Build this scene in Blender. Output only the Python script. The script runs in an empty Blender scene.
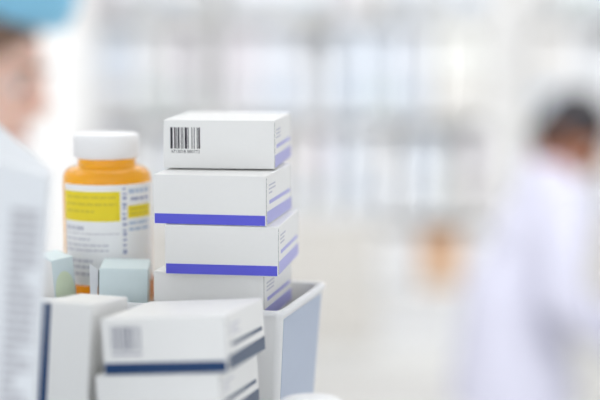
import bpy, bmesh, math, random
from mathutils import Vector, Matrix, Euler
random.seed(7)
S = bpy.context.scene
COL = S.collection
ZC = 1.55                     # eye height of the camera
PITCH = 0.1258
F = 1417.0
COUNTER = ZC - 0.278          # counter top

def at(x, y, Y):
    """world point at forward distance Y that the photograph shows at pixel x, y"""
    c, s = math.cos(PITCH), math.sin(PITCH)
    t = (200 - y) / F
    Z = Y * (t * c - s) / (c + t * s)
    dep = Y * c - Z * s
    return Vector(((x - 300) / F * dep, Y, ZC + Z))

# ------------------------------------------------------------------ materials
MATS = {}
def mat(name, col, rough=0.5, spec=0.5, bump=0.0, scale=60.0, var=0.0, coat=0.0, trans=0.0, metal=0.0, sss=0.0, detail=3.0):
    if name in MATS: return MATS[name]
    m = bpy.data.materials.new(name); m.use_nodes = True
    nt = m.node_tree; b = nt.nodes['Principled BSDF']
    b.inputs['Base Color'].default_value = (*col, 1)
    b.inputs['Roughness'].default_value = rough
    b.inputs['Specular IOR Level'].default_value = spec
    b.inputs['Coat Weight'].default_value = coat
    b.inputs['Metallic'].default_value = metal
    b.inputs['Transmission Weight'].default_value = trans
    if sss:
        b.inputs['Subsurface Weight'].default_value = sss
        b.inputs['Subsurface Radius'].default_value = (0.02, 0.008, 0.004)
        b.inputs['Subsurface Scale'].default_value = 0.3
    tc = nt.nodes.new('ShaderNodeTexCoord')
    n = nt.nodes.new('ShaderNodeTexNoise'); n.inputs['Scale'].default_value = scale; n.inputs['Detail'].default_value = detail
    nt.links.new(tc.outputs['Object'], n.inputs['Vector'])
    if var:
        mx = nt.nodes.new('ShaderNodeMix'); mx.data_type = 'RGBA'
        mx.inputs[6].default_value = (*[c * (1 - var) for c in col], 1)
        mx.inputs[7].default_value = (*[min(1, c * (1 + var)) for c in col], 1)
        nt.links.new(n.outputs['Fac'], mx.inputs[0]); nt.links.new(mx.outputs[2], b.inputs['Base Color'])
    if bump:
        bp = nt.nodes.new('ShaderNodeBump'); bp.inputs['Strength'].default_value = bump; bp.inputs['Distance'].default_value = 0.001
        nt.links.new(n.outputs['Fac'], bp.inputs['Height']); nt.links.new(bp.outputs['Normal'], b.inputs['Normal'])
    MATS[name] = m
    return m

def let_light_through(m, col, fac):
    nt = m.node_tree; b = nt.nodes['Principled BSDF']; out = nt.nodes['Material Output']
    t = nt.nodes.new('ShaderNodeBsdfTranslucent'); t.inputs[0].default_value = (*col, 1)
    x = nt.nodes.new('ShaderNodeMixShader'); x.inputs[0].default_value = fac
    nt.links.new(b.outputs[0], x.inputs[1]); nt.links.new(t.outputs[0], x.inputs[2]); nt.links.new(x.outputs[0], out.inputs[0])

def srgb(r, g, b):
    f = lambda c: (c / 255 / 12.92) if c / 255 <= 0.04045 else ((c / 255 + 0.055) / 1.055) ** 2.4
    return (f(r), f(g), f(b))

board = mat('white_cardboard', srgb(240, 240, 238), 0.38, 0.5, 0.05, 400, 0.01)
board_cool = mat('cool_white_cardboard', srgb(232, 236, 240), 0.45, 0.5, 0.05, 400, 0.01)
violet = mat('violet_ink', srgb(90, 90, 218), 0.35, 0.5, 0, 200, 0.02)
violet_sheen = mat('violet_ink_painted_sheen', srgb(166, 166, 226), 0.3, 0.5, 0, 200, 0.02)  # side stripes: glancing reflection painted in as a paler violet
navy = mat('navy_ink', srgb(10, 56, 104), 0.45, 0.4, 0, 200, 0.02)
navy_sheen = mat('navy_ink_painted_sheen', srgb(66, 84, 110), 0.4, 0.5, 0, 200, 0.02)  # navy on the side faces, its glancing sheen painted in as grey-blue
black_ink = mat('black_ink', srgb(60, 56, 66), 0.6, 0.2, 0, 200, 0.02)
grey_ink = mat('grey_ink', srgb(140, 142, 156), 0.6, 0.3, 0, 200, 0.02)
pale_ink = mat('pale_grey_ink', srgb(176, 176, 186), 0.6, 0.3, 0, 200, 0.02)
seam_m = mat('seam_painted_shade', srgb(120, 122, 124), 0.8, 0.2, 0, 200, 0.02)
mint = mat('mint_cardboard', srgb(226, 241, 243), 0.45, 0.5, 0.05, 400, 0.01)
lime_ink = mat('lime_ink', srgb(226, 240, 212), 0.5, 0.4, 0, 200, 0.03)
dark_gap = mat('dark_card_slot', srgb(70, 82, 88), 0.8, 0.2, 0, 200, 0.02)
plastic = mat('white_plastic', srgb(240, 241, 242), 0.3, 0.5, 0.03, 150, 0.01)
cap_m = mat('white_cap_plastic', srgb(250, 250, 250), 0.4, 0.5, 0.03, 300, 0.01)
paper = mat('label_paper', srgb(252, 253, 255), 0.55, 0.4, 0.03, 300, 0.01)
yellow = mat('yellow_sticker', srgb(248, 226, 54), 0.55, 0.3, 0, 200, 0.03)
olive_ink = mat('olive_ink', srgb(226, 205, 64), 0.6, 0.3, 0, 200, 0.03)
blue_ink = mat('soft_blue_ink', srgb(194, 208, 228), 0.6, 0.3, 0, 200, 0.02)
navy_text = mat('dusty_navy_ink', srgb(172, 178, 206), 0.6, 0.3, 0, 200, 0.02)

# amber translucent vial plastic
amber = bpy.data.materials.new('amber_plastic'); amber.use_nodes = True
nt = amber.node_tree; nt.nodes.clear()
o = nt.nodes.new('ShaderNodeOutputMaterial'); mixa = nt.nodes.new('ShaderNodeMixShader'); mixb = nt.nodes.new('ShaderNodeMixShader')
d = nt.nodes.new('ShaderNodeBsdfDiffuse'); tr = nt.nodes.new('ShaderNodeBsdfTranslucent'); gl = nt.nodes.new('ShaderNodeBsdfGlossy')
d.inputs[0].default_value = (*srgb(255, 172, 28), 1); tr.inputs[0].default_value = (*srgb(255, 186, 44), 1)
gl.inputs['Roughness'].default_value = 0.18; gl.inputs['Color'].default_value = (1, 1, 1, 1)
lw = nt.nodes.new('ShaderNodeFresnel'); lw.inputs['IOR'].default_value = 1.5
mixa.inputs[0].default_value = 0.6
tp = nt.nodes.new('ShaderNodeBsdfTransparent'); tp.inputs[0].default_value = (1, .74, .14, 1)
mixc = nt.nodes.new('ShaderNodeMixShader'); mixc.inputs[0].default_value = 0.72
nt.links.new(d.outputs[0], mixa.inputs[1]); nt.links.new(tr.outputs[0], mixa.inputs[2])
nt.links.new(mixa.outputs[0], mixc.inputs[1]); nt.links.new(tp.outputs[0], mixc.inputs[2])
geo = nt.nodes.new('ShaderNodeNewGeometry'); inv = nt.nodes.new('ShaderNodeMath'); inv.operation = 'SUBTRACT'; inv.inputs[0].default_value = 1
mul = nt.nodes.new('ShaderNodeMath'); mul.operation = 'MULTIPLY'
nt.links.new(geo.outputs['Backfacing'], inv.inputs[1]); nt.links.new(inv.outputs[0], mul.inputs[0]); nt.links.new(lw.outputs[0], mul.inputs[1])
nt.links.new(mul.outputs[0], mixb.inputs[0]); nt.links.new(mixc.outputs[0], mixb.inputs[1]); nt.links.new(gl.outputs[0], mixb.inputs[2])
nt.links.new(mixb.outputs[0], o.inputs[0])

# milky translucent bin plastic
milky = bpy.data.materials.new('milky_bin_plastic'); milky.use_nodes = True
nt = milky.node_tree; b = nt.nodes['Principled BSDF']
b.inputs['Base Color'].default_value = (*srgb(244, 244, 243), 1); b.inputs['Roughness'].default_value = 0.28
tr = nt.nodes.new('ShaderNodeBsdfTranslucent'); tr.inputs[0].default_value = (*srgb(214, 224, 238), 1)
mx = nt.nodes.new('ShaderNodeMixShader'); mx.inputs[0].default_value = 0.12
nt.links.new(b.outputs[0], mx.inputs[1]); nt.links.new(tr.outputs[0], mx.inputs[2])
nt.links.new(mx.outputs[0], nt.nodes['Material Output'].inputs[0])

# ------------------------------------------------------------------ mesh helpers
def add_box(bm, x0, x1, y0, y1, z0, z1, bev=0.0, seg=2):
    vs = [bm.verts.new(p) for p in [(x0,y0,z0),(x1,y0,z0),(x1,y1,z0),(x0,y1,z0),(x0,y0,z1),(x1,y0,z1),(x1,y1,z1),(x0,y1,z1)]]
    fs = [bm.faces.new([vs[i] for i in q]) for q in [(0,3,2,1),(4,5,6,7),(0,1,5,4),(1,2,6,5),(2,3,7,6),(3,0,4,7)]]
    if bev:
        es = list({e for f in fs for e in f.edges})
        bmesh.ops.bevel(bm, geom=es, offset=bev, segments=seg, profile=0.5, affect='EDGES')

def add_hex(bm, pts, bev=0.0):
    vs = [bm.verts.new(p) for p in pts]
    fs = [bm.faces.new([vs[i] for i in q]) for q in [(0,3,2,1),(4,5,6,7),(0,1,5,4),(1,2,6,5),(2,3,7,6),(3,0,4,7)]]
    if bev:
        es = list({e for f in fs for e in f.edges})
        bmesh.ops.bevel(bm, geom=es, offset=bev, segments=2, profile=0.5, affect='EDGES')

def add_lathe(bm, prof, n=64, close=False):
    rings = []
    for r, z in prof:
        rings.append([bm.verts.new((r * math.cos(2*math.pi*i/n), r * math.sin(2*math.pi*i/n), z)) for i in range(n)] if r > 1e-6 else [bm.verts.new((0, 0, z))])
    for a, b in zip(rings, rings[1:]):
        for i in range(n):
            j = (i + 1) % n
            if len(a) == 1 and len(b) == 1: continue
            if len(a) == 1: bm.faces.new([a[0], b[j], b[i]])
            elif len(b) == 1: bm.faces.new([a[i], a[j], b[0]])
            else: bm.faces.new([a[i], a[j], b[j], b[i]])

def add_patch(bm, r, a0, a1, z0, z1, n=None, t=0.00012):
    """curved patch on a cylinder, angle 0 faces -Y, positive to +X, with thickness t"""
    n = n or max(2, int(abs(a1 - a0) / 0.06) + 1)
    g = []
    for i in range(n + 1):
        a = a0 + (a1 - a0) * i / n
        g.append([bm.verts.new((rr * math.sin(a), -rr * math.cos(a), z)) for rr, z in ((r, z0), (r + t, z0), (r + t, z1), (r, z1))])
    for p, q in zip(g, g[1:]):
        for k in range(4):
            bm.faces.new([p[k], q[k], q[(k + 1) % 4], p[(k + 1) % 4]])
    bm.faces.new(g[0]); bm.faces.new(list(reversed(g[-1])))

def obj(name, bm, m, parent=None, smooth=False, angle=None):
    me = bpy.data.meshes.new(name)
    bmesh.ops.recalc_face_normals(bm, faces=bm.faces)
    bm.to_mesh(me); bm.free()
    me.materials.append(m)
    if smooth:
        for p in me.polygons: p.use_smooth = True
        if angle: me.set_sharp_from_angle(angle=angle)
    ob = bpy.data.objects.new(name, me); COL.objects.link(ob)
    if parent: ob.parent = parent
    return ob

def tag(o, label, cat, group=None):
    o['label'] = label; o['category'] = cat
    if group: o['group'] = group
    return o

def thing(name, label, cat, loc, rot=(0, 0, 0), group=None):
    o = bpy.data.objects.new(name, None); COL.objects.link(o)
    o.empty_display_size = 0.02
    o.location = loc; o.rotation_euler = rot
    return tag(o, label, cat, group)

def struct(name, bm, m):
    o = obj(name, bm, m); o['kind'] = 'structure'; return o

def box_obj(name, m, parent, *a, bev=0.0, seg=2):
    bm = bmesh.new(); add_box(bm, *a, bev=bev, seg=seg); return obj(name, bm, m, parent)

def digits_mesh(parent, text, size, loc, rot, m, name):
    cu = bpy.data.curves.new('digits', 'FONT'); cu.body = text; cu.size = size; cu.align_x = 'LEFT'
    t = bpy.data.objects.new('digits', cu); COL.objects.link(t)
    dg = bpy.context.evaluated_depsgraph_get()
    me = bpy.data.meshes.new_from_object(t.evaluated_get(dg))
    bpy.data.objects.remove(t)
    me.materials.clear(); me.materials.append(m)
    o = bpy.data.objects.new(name, me); COL.objects.link(o); o.parent = parent
    o.location = loc; o.rotation_euler = rot
    return o

T = 0.00012   # printed layers sit this proud of the card

# ------------------------------------------------------------------ cartons
BW, BD, BH = 0.070, 0.081, 0.0305
def base_from_corner(corner, rot, W, D, H):
    """centre of the base of a carton whose front right top corner is given"""
    R = Euler(rot).to_matrix()
    return Vector(corner) + R @ Vector((-W / 2, D / 2, -H))

def words(bm, plane, u0, u1, v0, v1, lines, fill, rnd, off):
    """rows of word-shaped strokes between u0..u1, v0..v1 ; plane 'front' (u=x) or 'right' (u=y)"""
    lh = (v1 - v0) / lines
    for i in range(lines):
        z1 = v1 - i * lh; z0 = z1 - lh * fill
        u = u0; end = u1 - (u1 - u0) * rnd.choice([0, 0, .05, .25, .5]) 
        while u < end:
            w = min((u1 - u0) * rnd.uniform(.06, .2), end - u)
            if plane == 'front': add_box(bm, u, u + w, off - T, off, z0, z1)
            else: add_box(bm, off, off + T, u, u + w, z0, z1)
            u += w + (u1 - u0) * .03

def barcode(parent, x0, x1, z0, z1, seed, m, pattern=None):
    bm = bmesh.new(); rnd = random.Random(seed)
    if pattern is None:
        pattern = []
        while sum(pattern) < 44: pattern.append(rnd.choice([1, 1, 2, 2, 3]))
    tot = sum(pattern); x = x0; u = (x1 - x0) / tot
    for k, w in enumerate(pattern):
        if k % 2 == 0: add_box(bm, x, x + w * u, -BD / 2 - T * 2, -BD / 2 - T, z0, z1)
        x += w * u
    return obj('barcode', bm, m, parent)

def stack_carton(label, group, corner, rot, front='stripe', stripe_m=violet, side_m=violet_sheen, D=BD, W=BW, H=BH, seed=1, name='medicine_carton', side=True):
    base = base_from_corner(corner, rot, W, D, H)
    t = thing(name, label, 'box', base, rot, group)
    box_obj('carton_body', board, t, -W/2, W/2, -D/2, D/2, 0.00015, H - 0.0001, bev=0.0006)
    box_obj('end_flap', board, t, -W/2 + .0008, W/2 - .0006, -D/2 - T, -D/2 + .0002, .0006, H - .0006)
    box_obj('flap_seam_shade', seam_m, t, W/2, W/2 + T, -D/2 + .0006, -D/2 + .0011, .0012, H - .0012)  # thin grey strip painted as the shadow in the flap gap
    if front == 'stripe':
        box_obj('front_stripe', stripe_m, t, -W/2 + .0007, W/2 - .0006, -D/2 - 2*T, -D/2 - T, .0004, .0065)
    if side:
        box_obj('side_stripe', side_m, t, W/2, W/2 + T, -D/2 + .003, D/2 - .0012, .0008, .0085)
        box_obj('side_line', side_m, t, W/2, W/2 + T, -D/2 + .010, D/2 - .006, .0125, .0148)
        bm = bmesh.new(); words(bm, 'right', -D/2 + .008, -D/2 + .028, .0175, .0245, 3, .45, random.Random(seed), W/2)
        obj('side_print', bm, mat('faint_ink', srgb(206, 207, 216), .6, .3, 0, 200, .02), t)
    return t

ST = ZC - 0.0617
g1 = None
top = stack_carton('white medicine carton with a black barcode, topmost of the violet-striped stack', g1, (-.0158, .8742, ST + .0006), (0, 0, -.119), front='barcode', seed=1)
sp = [6,2,1,1,4,1,1,1,2,1,1,2,1,1,1,1,1,2,3,3,1,1,5,1,2,1,1,1,4,1,1,2,1,1,2]
barcode(top, -.0305, -.0118, .0125, .0258, 3, black_ink, [3,2,2,1,1,1,2,2,1,1,1,2,3,1,1,4,1,2,1,3,1,1,2])
digits_mesh(top, '4713018 880772', .0027, (-.0302, -BD/2 - 2*T, .0098), (math.pi/2, 0, 0), black_ink, 'barcode_digits')
stack_carton('white medicine carton with a violet stripe, directly under the barcode carton', g1, (-.0203, .8425, ST - BH), (0, 0, -.182), seed=2)
stack_carton('white medicine carton with a violet stripe, third from the stack top, jutting to the right', g1, (-.0131, .842, ST - 2*BH), (0, 0, -.149), seed=3)
stack_carton('white medicine carton at the foot of the stack, its lower edge inside the white bin', g1, (-.0222, .8480, ST - 3*BH), (0, 0, -.215), seed=4, D=.078)

# ------------------------------------------------------------------ white bin holding the stack
BRZ = -.28
RIM = ZC - .1732
binW, binD, binH = .216, .1, RIM - COUNTER
bR = Matrix.Rotation(BRZ, 3, 'Z')
bin_loc = Vector((-.0112, .835, COUNTER)) + bR @ Vector((-binW/2, binD/2, 0))
tb = thing('storage_bin', 'white plastic bin with tapering sides under the stack of violet-striped cartons', 'bin', bin_loc, (0, 0, BRZ))
TAP = .007; WT = .0018
def rrect(w, d, r, n=6):
    pts = []
    for cx, cy, a0 in ((w/2 - r, d/2 - r, 0), (-w/2 + r, d/2 - r, 90), (-w/2 + r, -d/2 + r, 180), (w/2 - r, -d/2 + r, 270)):
        for i in range(n + 1):
            a = math.radians(a0 + 90 * i / n); pts.append((cx + r * math.cos(a), cy + r * math.sin(a)))
    return pts
def add_rings(bm, rings, cap0=True, cap1=True):
    R = [[bm.verts.new((x, y, z)) for x, y in rrect(w, d, r)] for w, d, r, z in rings]
    n = len(R[0])
    for a, b in zip(R, R[1:]):
        for i in range(n): bm.faces.new([a[i], a[(i+1) % n], b[(i+1) % n], b[i]])
    if cap0: bm.faces.new(list(reversed(R[0])))
    if cap1: bm.faces.new(R[-1])
bm = bmesh.new()
add_rings(bm, [(binW - 2*TAP, binD - 2*TAP, .004, .0002), (binW - .001, binD - .001, .004, binH - .004), (binW - .001, binD - .001, .004, binH - .001),
               (binW - .001 - 2*WT, binD - .001 - 2*WT, .003, binH - .001), (binW - 2*TAP - 2*WT, binD - 2*TAP - 2*WT, .003, .0025)])
obj('bin_body', bm, milky, tb, True, math.radians(35))
bm = bmesh.new()
add_rings(bm, [(binW - .0009, binD - .0009, .004, binH - .0034), (binW + .0022, binD + .0022, .0055, binH - .0032), (binW + .0026, binD + .0026, .0055, binH - .0012), (binW + .0016, binD + .0016, .005, binH),
               (binW - 2*WT, binD - 2*WT, .0035, binH), (binW - .0006 - 2*WT, binD - .0006 - 2*WT, .0035, binH - .0016)], False, False)
obj('bin_rim', bm, plastic, tb, True, math.radians(40))

bm = bmesh.new()  # added blue-grey panel: painted shade of the bin's right wall
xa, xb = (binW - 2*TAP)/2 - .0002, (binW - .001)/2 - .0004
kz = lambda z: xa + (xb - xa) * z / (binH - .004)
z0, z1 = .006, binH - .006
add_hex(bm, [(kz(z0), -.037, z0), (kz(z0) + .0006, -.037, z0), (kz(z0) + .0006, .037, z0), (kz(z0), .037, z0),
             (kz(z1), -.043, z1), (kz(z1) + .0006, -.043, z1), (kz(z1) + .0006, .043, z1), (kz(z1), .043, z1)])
shade_panel = obj('side_shade_panel', bm, mat('painted_side_shade', srgb(180, 192, 212), .35, .5, .03, 150, .01), tb); shade_panel['label'] = 'blue-grey panel giving the bin side painted shade'

# support carton under the stack, inside the bin
FLOOR = COUNTER + .0026
s_h = (ST - 4*BH) - FLOOR
tcar = thing('medicine_carton', 'plain white carton inside the bin beneath the violet-striped stack', 'box', (-.043, .888, FLOOR), (0, 0, -.24))
box_obj('carton_body', board, tcar, -.028, .028, -.03, .03, 0, s_h, bev=.0006)
box_obj('end_flap', board, tcar, -.027, .027, -.0302, -.0298, .001, s_h - .001)

# ------------------------------------------------------------------ pill bottle
BY = .940; BX = at(107.5, 200, BY).x
zz = lambda y: at(107, y, BY).z
bot_base = zz(301)
bt = thing('pill_bottle', 'amber pill bottle with a white cap and a yellow-stickered white label', 'bottle', (BX, BY, bot_base))
L = lambda y: at(107, y, BY - .021).z - bot_base
r = .0294
bm = bmesh.new()
sh0, sh1 = L(182.5), L(168)
prof = [(0, .0002), (r - .003, .0002), (r - .0006, .0012), (r, .004), (r, sh0 - .001)]
for k in range(1, 9):
    a = k / 8 * math.pi / 2
    prof.append((.0196 + (r - .0196) * math.cos(a) ** 0.9, sh0 + (sh1 - sh0) * math.sin(a)))
prof += [(.0192, L(167)), (.0192, L(150))]
add_lathe(bm, prof, 72)
obj('vial', bm, amber, bt, True, math.radians(50))
bm = bmesh.new()
cr = .0218; c0, c1 = L(160), L(135.5)
pr = [(.0196, c0 + .0006), (cr - .0006, c0), (cr, c0 + .0008), (cr, c1 - .0022), (cr - .0007, c1 - .0007), (cr - .0024, c1), (cr - .006, c1 + .0001), (cr - .0068, c1 - .0005), (0, c1 - .0005)]
add_lathe(bm, pr, 72)
obj('cap', bm, cap_m, bt, True, math.radians(40))
bm = bmesh.new()
for i in range(60):
    a = 2 * math.pi * i / 60
    m4 = Matrix.Rotation(a, 4, 'Z')
    b2 = bmesh.new(); add_box(b2, -.0004, .0004, cr - .0002, cr + .00025, c0 + .002, c1 - .004)
    b2.transform(m4); me = bpy.data.meshes.new('tmp'); b2.to_mesh(me); b2.free(); bm.from_mesh(me); bpy.data.meshes.remove(me)
obj('cap_ribs', bm, cap_m, bt)
face = math.atan2(BX, BY)   # turn of the bottle so that its label faces the aisle side
lab_r = r + .0001
A = lambda x: math.asin(max(-1, min(1, (x - 107.5) / 44.5))) - face
bm = bmesh.new(); add_patch(bm, lab_r, A(66), A(150.8), L(284), L(184), 40, .00015)
label = obj('label', bm, paper, bt, True, math.radians(40))
bm = bmesh.new(); add_patch(bm, lab_r + .0002, A(66.5), A(119.5), L(220), L(190.5)); obj('yellow_sticker', bm, yellow, label)
bm = bmesh.new(); add_patch(bm, lab_r + .0002, A(127), A(148.5), L(217.5), L(205)); obj('small_yellow_sticker', bm, yellow, label)
rnd = random.Random(5)
def rows(name, m, xa, xb, ys, h, rr, short=()):
    bm = bmesh.new()
    for k, y in enumerate(ys):
        x = xa; end = xb if k not in short else xa + (xb - xa) * .55
        while x < end:
            w = min(rnd.uniform(3, 8), end - x); 
            add_patch(bm, rr, A(x), A(x + w), L(y + h), L(y)); x += w + 1.1
    obj(name, bm, m, label)
rows('sticker_text', olive_ink, 68, 116, (195, 202, 209), 2.2, lab_r + .0004, (2,))
rows('small_sticker_text', olive_ink, 129, 147, (207.5, 212.5), 1.8, lab_r + .0004)
rows('name_text', MATS['faint_ink'], 68, 84, (225,), 4, lab_r + .0002)
rows('line_text', MATS['faint_ink'], 68, 108, (237, 243, 248), 1.6, lab_r + .0002, (0,))
rows('lower_text', MATS['faint_ink'], 68, 92, (258, 264, 271), 3.0, lab_r + .0002)
rows('rule', pale_ink, 68, 119, (232,), .7, lab_r + .0002)
rows('heading_text', blue_ink, 128, 148, (188.5,), 4.5, lab_r + .0002)
rows('subheading_text', navy_text, 130, 147, (197,), 3, lab_r + .0002)
rows('side_text', blue_ink, 128, 147, (221, 227), 3.2, lab_r + .0002)
bm = bmesh.new()
y = 187
while y < 250:
    h = rnd.uniform(1.6, 4.5); add_patch(bm, lab_r + .0002, A(121.6 + rnd.uniform(0, .6)), A(126 - rnd.uniform(0, .8)), L(y + h), L(y)); y += h + rnd.uniform(.8, 3.5)
obj('vertical_text', bm, navy_text, label)

bh = bot_base - FLOOR
tcar = thing('medicine_carton', 'plain white carton inside the bin under the amber bottle', 'box', (BX + .001, BY + .0005, FLOOR), (0, 0, BRZ))
box_obj('carton_body', board, tcar, -.024, .024, -.018, .018, 0, bh, bev=.0006)
box_obj('end_flap', board, tcar, -.023, .023, -.0182, -.0178, .001, bh - .001)

# ------------------------------------------------------------------ mint cartons in the bin
def mint_carton(label_, cx, rot, W, D, H, flap):
    base = base_from_corner(cx, rot, W, D, H)
    t = thing('mint_carton', label_, 'box', base, rot)
    box_obj('carton_body', mint, t, -W/2, W/2, -D/2, D/2, 0, H, bev=.0005)
    return t
c = at(148, 270, .876)
Hm = c.z - FLOOR - .0012
m1 = mint_carton('pale mint carton standing in front of the amber bottle label', c, (.04, .03, .05), .0305, .0315, Hm, True)
box_obj('top_tuck_flap', mint, m1, -.0146, .0146, -.0155, .0152, Hm, Hm + .0004)
bm = bmesh.new(); add_hex(bm, [(-.0178, -.0158, .02), (-.0160, -.0152, .02), (-.0160, -.0148, .02), (-.0178, -.0154, .02), (-.0212, -.0172, Hm + .0035), (-.0161, -.0153, Hm - .0005), (-.0161, -.0149, Hm - .0005), (-.0212, -.0168, Hm + .0035)])
fl = obj('side_flap', bm, board_cool, m1); fl['label'] = 'white inner side flap'
box_obj('flap_slot', dark_gap, m1, -.0157, -.0153, -.0156, .010, .02, Hm - .0015)

c = at(73, 256, .888)
Hm2 = c.z - FLOOR - .003
m2 = mint_carton('pale mint carton with a lime print, tilted between the tall carton and the bottle', c, (.05, -.10, .60), .0150, .024, Hm2, False)
bm = bmesh.new(); add_box(bm, -.0076, -.0075, -.0118, .0118, .002, Hm2 - .001)
o = obj('side_panel', bm, board, m2); o['label'] = 'plain off-white side'
bm = bmesh.new()
bmesh.ops.create_circle(bm, cap_ends=True, segments=28, radius=.0068); bmesh.ops.scale(bm, vec=(1, 2.0, 1), verts=bm.verts)
bmesh.ops.rotate(bm, matrix=Matrix.Rotation(math.pi/2, 3, 'X'), verts=bm.verts); bmesh.ops.translate(bm, vec=(0, -.0122, Hm2 - .022), verts=bm.verts)
obj('lime_print', bm, lime_ink, m2)

# ------------------------------------------------------------------ barcode cartons in front
frot = (-.078, -.075, -.215)
C0 = Vector((-.0393, .728, ZC - .1527))
Rf = Euler(frot).to_matrix()
upf = Rf @ Vector((0, 0, 1))
front_names = [
 'white carton with a grey barcode and navy stripe, top of the near blurred pile',
 'white carton second in the near pile, just under the barcode carton',
 'white carton third from the top of the near blurred pile',
 'white carton at the base of the near pile, on the counter']
for i in range(4):
    cc = C0 - upf * (BH * i)
    if i: cc = cc + Rf @ Vector((-.0055 if i == 1 else -.004, .001 * i, 0))
    fb = stack_carton(front_names[i], None, cc, frot, front='stripe', stripe_m=navy, side_m=navy_sheen, D=.081, W=.069, H=BH, seed=20 + i)
    if i == 0:
        barcode(fb, -.0290, -.0120, .0130, .0260, 11, grey_ink)
        bm = bmesh.new(); words(bm, 'front', -.029, -.012, .0103, .0118, 1, 1, random.Random(3), -.0405 - T); obj('barcode_digits', bm, pale_ink, fb)

# upright carton with navy edge
nrot = (-.115, .026, -.235)
nc = at(92, 305, .752)
NW, ND = .0292, .056
NH = nc.z - COUNTER - .0012
nb = thing('medicine_carton', 'white carton standing on end with a navy stripe down its left edge', 'box', base_from_corner(nc, nrot, NW, ND, NH), nrot)
box_obj('carton_body', board, nb, -NW/2, NW/2, -ND/2, ND/2, 0, NH, bev=.0006)
box_obj('edge_stripe', navy, nb, -NW/2 + .0003, -NW/2 + .0056, -ND/2 - T, -ND/2, .001, NH - .0008)
box_obj('top_tuck_flap', board, nb, -NW/2 + .0006, NW/2 - .0006, -ND/2 + .001, ND/2 - .0006, NH - .0001, NH + .0003)

# tall carton at the left edge with the text panel
d0, d1 = .660, .708
ftr = at(51, 176, d0); ftl = at(-75, 143, d0); btr = at(52, 171, d1); btl = at(-75, 58, d1 + .004)
def down(p, q):
    k = (p.z - COUNTER - .0003) / (p.z - q.z); return p + (q - p) * k
org = Vector(((ftr.x + ftl.x) / 2, (d0 + d1) / 2, COUNTER))
tl = thing('medicine_carton', 'tall white carton at the left with a panel of fine grey text', 'box', org)
fbr = down(ftr, at(36, 400, d0)); bbr = down(btr, at(37, 400, d1)); dx = fbr - ftr
pts = [Vector((ftl.x + dx.x, ftl.y, COUNTER + .0003)), fbr, bbr, Vector((btl.x + dx.x, btl.y, COUNTER + .0003)), ftl, ftr, btr, btl]
bm = bmesh.new(); add_hex(bm, [p - org for p in pts], .0012)
obj('carton_body', bm, board_cool, tl)
bm = bmesh.new()
up = (ftr - fbr).normalized(); n_ = Vector((0, -1, 0)); rt = Vector((1, 0, 0))
rnd = random.Random(9)
fr = ftr - org
nl = 34
for i in range(nl):
    zt = fr + up * (-.0165 - i * .0042)
    u = -.0175; end = -.0038 if rnd.random() > .25 else -.0038 - rnd.uniform(.002, .008)
    while u < end:
        w = min(rnd.uniform(.0012, .0038), end - u)
        slope = -.10
        q = [zt + rt * a + up * ((a + .0045) * slope + b) + n_ * c_ for c_ in (.0002, .00035) for a, b in ((u, -.0026), (u + w, -.0026), (u + w, 0), (u, 0))]
        vs = [bm.verts.new(p) for p in q]
        for f_ in [(0,1,2,3),(4,7,6,5),(0,4,5,1),(1,5,6,2),(2,6,7,3),(3,7,4,0)]: bm.faces.new([vs[k] for k in f_])
        u += w + .0006
obj('text_panel', bm, mat('print_grey_ink', srgb(186, 186, 192), .6, .3, 0, 200, .02), tl)

# white capped bottle at the lower edge
cxp = at(311, 400, .762)
hc = cxp.z - COUNTER
tw = thing('pill_bottle', 'white bottle top poking up at the bottom edge in front of the bin', 'bottle', (cxp.x, .762, COUNTER))
bm = bmesh.new(); add_lathe(bm, [(0, .0003), (.018, .0003), (.0195, .002), (.0195, hc - .028), (.0178, hc - .021), (.0165, hc - .018), (.0165, hc - .004), (0, hc - .004)], 56)
obj('bottle_body', bm, plastic, tw, True, math.radians(40))
bm = bmesh.new(); add_lathe(bm, [(.0167, hc - .016), (.0188, hc - .016), (.0190, hc - .015), (.0190, hc - .0045), (.0182, hc - .0018), (.0160, hc - .0003), (0, hc)], 56)
obj('cap', bm, cap_m, tw, True, math.radians(45))

# ------------------------------------------------------------------ counter
tc_ = thing('service_counter', 'white counter top carrying the bin, cartons and bottles', 'counter', (-.1, .9, 0))
ctop = mat('counter_laminate', srgb(226, 228, 230), .35, .5, .02, 40, .02)
cbase = mat('counter_panel', srgb(214, 216, 220), .5, .5, .02, 40, .02)
box_obj('worktop', ctop, tc_, -1.0, .14, -.42, .105, COUNTER - .035, COUNTER, bev=.004)
box_obj('front_panel', cbase, tc_, -.97, .11, -.36, .07, .1, COUNTER - .035)
box_obj('plinth', cbase, tc_, -.93, .07, -.32, .03, 0, .1)

# ------------------------------------------------------------------ room
wallm = mat('wall_paint', srgb(226, 227, 228), .8, .3, .05, 30, .01)
floorm = mat('vinyl_floor', srgb(222, 221, 218), .35, .5, .02, 6, .03)
ceilm = mat('ceiling_tile', srgb(240, 240, 240), .9, .2, .05, 20, .01)
BKY = 6.75
bm = bmesh.new(); add_box(bm, -3.2, 3.2, -1.5, BKY + .1, -.1, 0); struct('floor', bm, floorm)
bm = bmesh.new(); add_box(bm, -3.2, 3.2, BKY, BKY + .1, 0, 2.9); struct('wall_back', bm, wallm)
bm = bmesh.new(); add_box(bm, -3.3, -3.2, -1.5, BKY + .1, 0, 2.9); struct('wall_left', bm, wallm)
bm = bmesh.new(); add_box(bm, 3.2, 3.3, -1.5, BKY + .1, 0, 2.9); struct('wall_right', bm, wallm)
bm = bmesh.new(); add_box(bm, -3.3, 3.3, -1.5, BKY + .1, 2.9, 3.0); struct('ceiling', bm, ceilm)
bm = bmesh.new(); add_box(bm, -3.2, 3.2, BKY - .015, BKY, 0, .1); struct('baseboard_back', bm, cbase)

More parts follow.
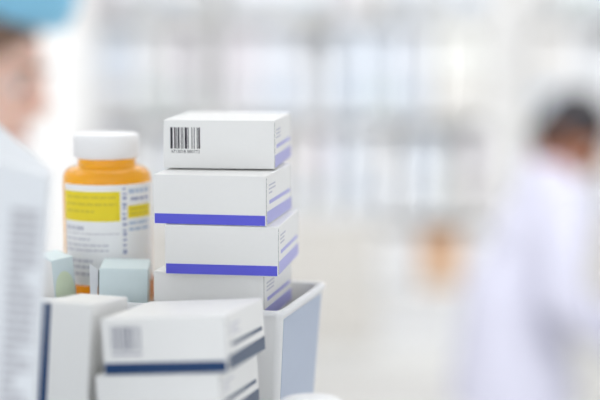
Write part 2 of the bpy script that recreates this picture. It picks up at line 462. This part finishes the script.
# ceiling light panels (lamps)
em = bpy.data.materials.new('lamp_diffuser'); em.use_nodes = True
nt = em.node_tree; nt.nodes.clear()
o = nt.nodes.new('ShaderNodeOutputMaterial'); e = nt.nodes.new('ShaderNodeEmission'); e.inputs[0].default_value = (.98, .985, 1, 1); e.inputs[1].default_value = 3.6
nt.links.new(e.outputs[0], o.inputs[0])
LIGHTS = [(-1.6, 1.3), (0, 1.3), (1.6, 1.3), (-1.6, 3.2), (0, 3.2), (1.6, 3.2), (-1.6, 4.75), (0, 4.75), (1.6, 4.75)]
for lx, ly in LIGHTS:
    t = thing('ceiling_light', 'square white ceiling light panel over the pharmacy floor', 'ceiling light', (lx, ly, 2.86), group='ceiling light panels')
    box_obj('frame', plastic, t, -.62, .62, -.62, .62, .012, .04)
    box_obj('diffuser', em, t, -.6, .6, -.6, .6, .002, .012)

# ------------------------------------------------------------------ shelving at the back
shm = mat('shelf_laminate', srgb(243, 243, 241), .5, .4, .02, 30, .02)
bem = mat('shelf_back_panel', srgb(236, 234, 229), .6, .3, .02, 30, .02)
dom = mat('door_laminate', srgb(212, 209, 203), .5, .4, .02, 30, .02)
tints = [(238, 240, 243), (229, 233, 240), (236, 234, 231), (240, 240, 240), (228, 232, 235), (234, 230, 235), (222, 229, 238), (236, 236, 231)]
tm = [mat('pale_pack_%d' % i, srgb(*t), .5, .4, .02, 60, .02) for i, t in enumerate(tints)]
inks = [mat('pack_print_%d' % i, srgb(*t), .5, .4, 0, 60, .03) for i, t in enumerate([(198, 210, 224), (214, 217, 220), (212, 206, 200), (204, 216, 214)])]
SY0, SY1 = 6.28, 6.72
boards_z = [.70, 1.14, 1.58, 2.05]
units = [(-1.62, -.42, 'left'), (-.40, .86, 'middle'), (.98, 2.2, 'right')]
def carton_small(label_, group_, w, d_, h, m, ink, loc, rz):
    t = thing('medicine_pack', label_, 'box', (loc[0], loc[1], loc[2] + .0008), (0, 0, rz), group_)
    box_obj('pack_body', m, t, -w/2, w/2, -d_/2, d_/2, 0, h, bev=.002, seg=1)
    box_obj('print_band', ink, t, -w/2 + .004, w/2 - .004, -d_/2 - .0006, -d_/2, h*.12, h*.3)
def bottle_small(label_, group_, r_, h, m, loc):
    t = thing('supplement_bottle', label_, 'bottle', (loc[0], loc[1], loc[2] + .0008), (0, 0, 0), group_)
    bm = bmesh.new(); add_lathe(bm, [(0, 0), (r_, 0), (r_, h*.7), (r_*.6, h*.8), (r_*.6, h*.86), (0, h*.86)], 24); obj('bottle_body', bm, m, t, True, math.radians(40))
    bm = bmesh.new(); add_lathe(bm, [(0, h*.82), (r_*.72, h*.82), (r_*.72, h), (0, h)], 24); obj('cap', bm, cap_m, t, True, math.radians(40))
rnd = random.Random(21)
for ux0, ux1, un in units:
    cx = (ux0 + ux1) / 2; hw = (ux1 - ux0) / 2
    t = thing('shelving_unit', {'left': 'white shelving unit behind the amber bottle and the stack', 'middle': 'white shelving unit behind the violet-striped stack, orange pack in its base', 'right': 'white shelving unit behind the person with dark hair'}[un], 'shelf', (cx, SY0, 0))
    for s in (-1, 1): box_obj('side_panel', shm, t, s*hw - (.025 if s > 0 else 0), s*hw + (.025 if s < 0 else 0), 0, SY1 - SY0, 0, 2.3, bev=.002, seg=1)
    box_obj('back_panel', bem, t, -hw + .025, hw - .025, SY1 - SY0 - .015, SY1 - SY0, .1, 2.3)
    for z in boards_z + [.36, .1]: box_obj('shelf_board', shm, t, -hw + .025, hw - .025, 0 if z > .2 else .02, SY1 - SY0 - .015, z - .03, z, bev=.002, seg=1)
    box_obj('plinth', shm, t, -hw + .025, hw - .025, .03, .05, 0, .07)
    if un != 'middle':
        for s in (-1, 1):
            dr = box_obj('cabinet_door', dom, t, min(s*.004, s*(hw - .027)), max(s*.004, s*(hw - .027)), -.0185, -.0005, .09, .665, bev=.002, seg=1)
            box_obj('handle', plastic, dr, s*.05 - .006, s*.05 + .006, -.035, -.0185, .35, .5, bev=.003, seg=1)
    else:
        dr = box_obj('cabinet_door', dom, t, -hw + .027, .12, -.0185, -.0005, .09, .665, bev=.002, seg=1)
        box_obj('handle', plastic, dr, .06, .072, -.035, -.0185, .35, .5, bev=.003, seg=1)
    for bi, z in enumerate(boards_z[:3]):
        tier = ['lowest', 'middle', 'upper'][bi]
        x = ux0 + .06
        while x < ux1 - .10:
            kind = rnd.random()
            hmax = [.375, .385, .40][bi]
            if kind < .75 or ux1 - x < .2:
                w = rnd.uniform(.09, .17); h = hmax * rnd.uniform(.92, 1.0)
                if x + w > ux1 - .04 or ux1 - x - w < .13: w = ux1 - .04 - x
                carton_small('pale pack in the row on the %s open board of the %s shelving unit' % (tier, un), 'packs on the %s open board of the %s unit' % (tier, un),
                             w, .16, h, rnd.choice(tm), rnd.choice(inks), (x + w/2, SY0 + .095, z), 0)
            else:
                w = rnd.uniform(.08, .11); h = hmax * rnd.uniform(.75, .95)
                bottle_small('white bottle among the packs on the %s open board of the %s shelving unit' % (tier, un), 'bottles on the %s open board of the %s unit' % (tier, un),
                             w/2, h, rnd.choice(tm), (x + w/2, SY0 + .07, z))
            x += w + rnd.uniform(.012, .03)
for z, xs in ((.36, (.145, .253, .55)), (.1, (.145, .255, .365, .475))):
    for x in xs:
        x += -.0 
        carton_small('pale pack beside the orange pack in the open base of the middle shelving unit' if z > .2 else 'pale pack on the bottom board in the base of the middle shelving unit',
                     'packs beside the orange pack' if z > .2 else 'packs on the bottom board', .10, .16, .255 if z > .2 else .21, tm[3], inks[1], (.23 + x, SY0 + .10, z), 0)
# orange pack in the open base of the middle unit
om = mat('orange_pack_card', srgb(216, 172, 134), .5, .4, .02, 60, .02)
oc = at(441, 256, SY0 + .03)
t = thing('medicine_pack', 'orange pack in the open base of the middle shelving unit', 'box', (oc.x, SY0 + .10, .3608))
box_obj('pack_body', om, t, -.085, .085, -.07, .07, 0, .235, bev=.002, seg=1)
box_obj('print_band', mat('cream_print', srgb(220, 198, 172), .5, .4, 0, 60, .02), t, -.075, .075, -.0708, -.07, .03, .08)

# pillar on the left
bm = bmesh.new(); add_box(bm, -1.02, -.78, 5.2, 5.5, 0, 2.9); struct('trim_1', bm, mat('pillar_paint', srgb(224, 223, 221), .8, .3, .03, 30, .01))

bm = bmesh.new(); add_box(bm, .862, .978, 6.26, BKY, 0, 2.9); struct('trim_2', bm, MATS['pillar_paint'])
# ------------------------------------------------------------------ people
def add_tube(bm, pts, rad, n=16):
    pts = [Vector(p) for p in pts]; prev = None
    rings = []
    for i, p in enumerate(pts):
        dr = (pts[min(i+1, len(pts)-1)] - pts[max(i-1, 0)]).normalized()
        ref = Vector((1, 0, 0)) if abs(dr.x) < .8 else Vector((0, 1, 0))
        a = (ref - dr * ref.dot(dr)).normalized(); b_ = dr.cross(a)
        ra, rb = rad[i] if isinstance(rad[i], tuple) else (rad[i], rad[i])
        rings.append([bm.verts.new(p + a * ra * math.cos(2*math.pi*k/n) + b_ * rb * math.sin(2*math.pi*k/n)) for k in range(n)])
    for q, w in zip(rings, rings[1:]):
        for k in range(n): bm.faces.new([q[k], q[(k+1) % n], w[(k+1) % n], w[k]])
    bm.faces.new(list(reversed(rings[0]))); bm.faces.new(rings[-1])

def add_ball(bm, c, r3, M=None, seg=20):
    ret = bmesh.ops.create_uvsphere(bm, u_segments=seg, v_segments=seg // 2 + 2, radius=1)
    for v in ret['verts']:
        p = Vector((v.co.x * r3[0], v.co.y * r3[1], v.co.z * r3[2]))
        v.co = (M @ p if M else p) + Vector(c)

def fused(name, bm, m, parent, voxel, smooth=6):
    """close overlapping shells into one continuous surface"""
    me = bpy.data.meshes.new(name + '_raw'); bmesh.ops.recalc_face_normals(bm, faces=bm.faces); bm.to_mesh(me); bm.free()
    ob = bpy.data.objects.new(name + '_raw', me); COL.objects.link(ob)
    r_ = ob.modifiers.new('r', 'REMESH'); r_.mode = 'VOXEL'; r_.voxel_size = voxel; r_.use_smooth_shade = True
    s_ = ob.modifiers.new('s', 'SMOOTH'); s_.iterations = smooth; s_.factor = .5
    dg = bpy.context.evaluated_depsgraph_get()
    out = bpy.data.meshes.new_from_object(ob.evaluated_get(dg)); out.name = name
    bpy.data.objects.remove(ob); bpy.data.meshes.remove(me)
    out.materials.clear(); out.materials.append(m)
    for p in out.polygons: p.use_smooth = True
    o2 = bpy.data.objects.new(name, out); COL.objects.link(o2); o2.parent = parent
    return o2

def person(label_, base, J, head_dir, head_up, skin, coat_m, hair_m, trouser_m, shoe_m, cap=None, hem=.62, collar=.035):
    sw = lambda L: [(b, a) for a, b in L]      # both people stand side-on: shoulders run along Y
    """J: joints relative to base; body one continuous mesh, clothes, hair and eyes are children"""
    root = thing('person', label_, 'person', base)
    J = {k: Vector(v) for k, v in J.items()}
    f_ = Vector(head_dir).normalized(); u_ = Vector(head_up); u_ = (u_ - f_ * u_.dot(f_)).normalized(); s_ = f_.cross(u_)
    H = Matrix((s_, f_, u_)).transposed()      # local x = side, y = forward, z = up
    hc_ = J['head']; P = lambda x, y, z: hc_ + H @ Vector((x, y, z))
    bm = bmesh.new()
    add_ball(bm, P(0, -.012, .03), (.074, .094, .088), H); add_ball(bm, P(0, .022, -.035), (.058, .066, .078), H)
    add_tube(bm, [P(0, .086, .02), P(0, .104, -.012), P(0, .088, -.028)], [.009, .014, .011], 10)     # nose
    add_tube(bm, [P(-.022, .078, -.058), P(0, .085, -.058), P(.022, .078, -.058)], [.006, .010, .006], 8)  # lips
    add_ball(bm, P(0, .062, -.098), (.024, .022, .018), H)                                             # chin
    for s in (-1, 1):
        add_ball(bm, P(s*.075, -.01, -.005), (.010, .020, .032), H, 12)                                # ears
        add_tube(bm, [P(s*.012, .082, .028), P(s*.045, .070, .030)], [.008, .008], 8)                   # brow
    add_tube(bm, [P(0, -.02, -.05), (P(0, -.02, -.09) + J['neck']) / 2, J['neck'], J['chest']], [.052, .052, .056, .09])
    add_tube(bm, [J['chest'] + Vector((0, 0, .06)), J['chest'], (J['chest'] + J['pelvis']) / 2, J['pelvis'], J['pelvis'] - Vector((0, 0, .08))], sw([(.10, .08), (.15, .105), (.125, .09), (.155, .105), (.13, .09)]), 20)
    for s in 'LR':
        sg = 1 if s == 'R' else -1
        sh, el, wr, ha = J['shoulder' + s], J['elbow' + s], J['wrist' + s], J['hand' + s]
        add_tube(bm, [J['chest'] + Vector((0, 0, .07)), sh, (sh + el) / 2, el, (el * .6 + wr * .4), wr], [.06, .055, .045, .038, .038, .026])
        d_ = (ha - wr).normalized(); sd = d_.cross(Vector((0, 1, 0)))
        sd = sd.normalized() if sd.length > .1 else Vector((1, 0, 0)); pn = sd.cross(d_)
        add_tube(bm, [wr, wr + d_ * .03, wr + d_ * .085], [(.026, .018), (.038, .016), (.04, .014)], 12)
        for k, (off, ln) in enumerate(((-.030, .062), (-.010, .074), (.010, .070), (.029, .055))):
            a = wr + d_ * .08 + sd * off
            add_tube(bm, [a - d_*.01, a + d_ * ln * .45 + pn * .004, a + d_ * ln * .78 + pn * .016, a + d_ * ln * .95 + pn * .030], [.0092, .0088, .008, .007], 8)
        a = wr + d_ * .03 - sd * .03
        add_tube(bm, [a + sd*.015, a + d_ * .025 - sd * .018 + pn * .01, a + d_ * .055 - sd * .022 + pn * .02], [.013, .011, .009], 8)
        hp, kn, an = J['hip' + s], J['knee' + s], J['ankle' + s]
        add_tube(bm, [J['pelvis'], hp, (hp + kn) / 2, kn, kn * .65 + an * .35, an, an - Vector((0, 0, .05))], [.09, .085, .072, .052, .052, .036, .034])
        add_tube(bm, [an + Vector((-.03, 0, -.05)), an + Vector((.06, 0, -.065)), an + Vector((.15, 0, -.075))], [.035, .034, .022])
    fused('body', bm, skin, root, .0065, 3)
    # eyes
    for s in (-1, 1):
        bm = bmesh.new(); add_ball(bm, P(s*.031, .069, .008), (.0118, .0118, .0085), H, 14); e = obj('eye', bm, cap_m, root, True)
        bm = bmesh.new(); add_ball(bm, P(s*.031, .0785, .008), (.0068, .0042, .0068), H, 10); obj('iris', bm, black_ink, e, True)
    bm = bmesh.new(); add_tube(bm, [P(-.021, .083, -.058), P(0, .0925, -.058), P(.021, .083, -.058)], [.004, .0058, .004], 8); obj('lips', bm, mat('lip_skin', srgb(190, 120, 110), .5, .4, 0, 60, .02), root, True)
    for s in (-1, 1):
        bm = bmesh.new(); add_tube(bm, [P(s*.014, .086, .034), P(s*.032, .083, .038), P(s*.050, .070, .033)], [.0035, .0045, .003], 8); obj('eyebrow', bm, hair_m, root, True)
    # hair: cap of hair over the back and crown
    bm = bmesh.new()
    add_ball(bm, P(0, -.024, .045), (.084, .098, .090), H, 24); add_ball(bm, P(0, -.055, -.01), (.078, .066, .085), H, 24)
    fused('hair', bm, hair_m, root, .008, 3)
    if cap:
        bm = bmesh.new(); add_ball(bm, P(0, -.008, .130), (.104, .112, .056), H, 28)
        for i in range(16):
            a = 2*math.pi*i/16; add_ball(bm, P(.088*math.sin(a), -.012 + .092*math.cos(a), .104), (.022, .022, .018), H, 10)
        fused('bouffant_cap', bm, cap, root, .007, 3)
    # coat
    bm = bmesh.new()
    pv, ch = J['pelvis'], J['chest']
    hemz = hem
    add_tube(bm, [Vector((pv.x, pv.y, hemz)), Vector((pv.x, pv.y, (hemz + pv.z)/2)), pv, (pv + ch)/2, ch, ch + Vector((0, 0, .085)), J['neck'] + Vector((0, 0, collar))], sw([(.25, .19), (.225, .17), (.195, .145), (.17, .13), (.185, .14), (.14, .10), (.076, .072)]), 28)
    for s in 'LR':
        sh, el, wr = J['shoulder' + s], J['elbow' + s], J['wrist' + s]
        add_tube(bm, [ch + Vector((0, 0, .06)), sh, (sh + el)/2, el, (el + wr)/2, wr, wr + (J['hand' + s] - wr).normalized() * .05], [.08, .078, .068, .062, .056, .052, .05])
    coat = fused('coat', bm, coat_m, root, .012, 6)
    # trousers and shoes
    bm = bmesh.new()
    for s in 'LR':
        hp, kn, an = J['hip' + s], J['knee' + s], J['ankle' + s]
        add_tube(bm, [pv, hp, (hp + kn)/2, kn, an + Vector((0, 0, .0))], [.11, .11, .092, .075, .066])
    fused('trousers', bm, trouser_m, root, .014, 5)
    for s in 'LR':
        an = J['ankle' + s]; bm = bmesh.new()
        add_box(bm, an.x - .075, an.x + .185, an.y - .045, an.y + .045, .001, .085, bev=.03, seg=4)
        obj('shoe', bm, shoe_m, root, True)
    return root

skin_a = mat('warm_skin', srgb(243, 202, 184), .5, .4, .05, 120, .04, sss=.15)
skin_b = mat('brown_skin', srgb(150, 96, 66), .5, .4, .05, 120, .04, sss=.1)
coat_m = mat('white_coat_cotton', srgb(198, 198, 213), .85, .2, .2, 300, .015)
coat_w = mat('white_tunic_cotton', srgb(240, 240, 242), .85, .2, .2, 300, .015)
hair_m = mat('dark_hair', srgb(34, 30, 34), .5, .4, .3, 200, .15)
hair_b = mat('brown_hair', srgb(140, 110, 92), .5, .4, .3, 200, .15)
trou = mat('grey_trousers', srgb(190, 190, 198), .85, .2, .2, 300, .03)
shoe = mat('white_shoe', srgb(226, 226, 226), .5, .4, .02, 60, .02)
cap_blue = mat('blue_cap_fabric', srgb(142, 204, 234), .8, .2, .3, 220, .04)

# person at the right: leaning forward with the head bowed
px = at(574, 139, 4.05)
bz = 0.0
hx, hz = px.x, px.z
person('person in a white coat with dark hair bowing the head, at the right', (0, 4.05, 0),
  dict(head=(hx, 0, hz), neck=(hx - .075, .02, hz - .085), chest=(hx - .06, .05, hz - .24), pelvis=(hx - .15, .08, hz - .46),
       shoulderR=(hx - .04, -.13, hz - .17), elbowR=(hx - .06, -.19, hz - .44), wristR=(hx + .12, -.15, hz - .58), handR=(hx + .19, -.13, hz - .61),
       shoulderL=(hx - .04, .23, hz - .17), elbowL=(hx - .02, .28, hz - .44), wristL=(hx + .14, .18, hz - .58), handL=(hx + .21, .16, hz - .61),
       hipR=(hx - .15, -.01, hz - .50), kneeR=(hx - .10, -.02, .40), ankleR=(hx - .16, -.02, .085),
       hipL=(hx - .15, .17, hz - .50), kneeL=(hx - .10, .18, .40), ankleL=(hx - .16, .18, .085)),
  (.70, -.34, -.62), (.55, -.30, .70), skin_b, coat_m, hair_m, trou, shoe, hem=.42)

# person at the left edge: profile under a blue bouffant cap
pl = at(-24, 76, 1.9)
hx, hz = pl.x, pl.z
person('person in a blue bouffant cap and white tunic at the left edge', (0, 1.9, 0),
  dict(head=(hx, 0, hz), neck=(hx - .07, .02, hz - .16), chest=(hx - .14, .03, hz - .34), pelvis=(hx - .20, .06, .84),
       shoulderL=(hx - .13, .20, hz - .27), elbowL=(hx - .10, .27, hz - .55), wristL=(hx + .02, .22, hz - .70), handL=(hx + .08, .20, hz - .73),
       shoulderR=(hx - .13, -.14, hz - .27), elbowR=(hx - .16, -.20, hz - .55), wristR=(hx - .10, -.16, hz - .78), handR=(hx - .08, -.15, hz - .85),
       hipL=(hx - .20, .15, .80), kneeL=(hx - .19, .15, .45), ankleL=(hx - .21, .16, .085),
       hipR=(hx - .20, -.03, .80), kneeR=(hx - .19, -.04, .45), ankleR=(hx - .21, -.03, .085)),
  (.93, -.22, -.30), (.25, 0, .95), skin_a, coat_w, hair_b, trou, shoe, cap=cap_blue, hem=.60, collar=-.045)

# ------------------------------------------------------------------ light and camera
w = bpy.data.worlds.new('world'); S.world = w; w.use_nodes = True
w.node_tree.nodes['Background'].inputs[0].default_value = (.93, .96, 1, 1)
w.node_tree.nodes['Background'].inputs[1].default_value = 2.15

for lx in (-1.9, -.6, .7, 2.0):      # added fill lights over the aisle, no real fixtures, turned to the shelving
    la = bpy.data.lights.new('shelf_fill', 'AREA'); la.shape = 'RECTANGLE'; la.size = 1.1; la.size_y = .25; la.energy = 37; la.color = (.97, .98, 1)
    lo = bpy.data.objects.new('shelf_fill', la); COL.objects.link(lo); lo.location = (lx, 2.3, 2.75)
    lo.rotation_euler = (math.radians(68), 0, 0)

cam = bpy.data.cameras.new('camera'); co = bpy.data.objects.new('camera', cam); COL.objects.link(co)
co.location = (0, 0, ZC); co.rotation_euler = (math.pi/2 - PITCH, 0, 0)
cam.sensor_width = 36; cam.lens = F * 36 / 600; cam.clip_start = .02
cam.dof.use_dof = True; cam.dof.focus_distance = .862; cam.dof.aperture_fstop = 2.5; cam.dof.aperture_blades = 0
S.camera = co
S.view_settings.view_transform = 'Standard'; S.view_settings.look = 'None'
S.view_settings.exposure = -0.86; S.view_settings.gamma = 1; S.view_settings.use_curve_mapping = False
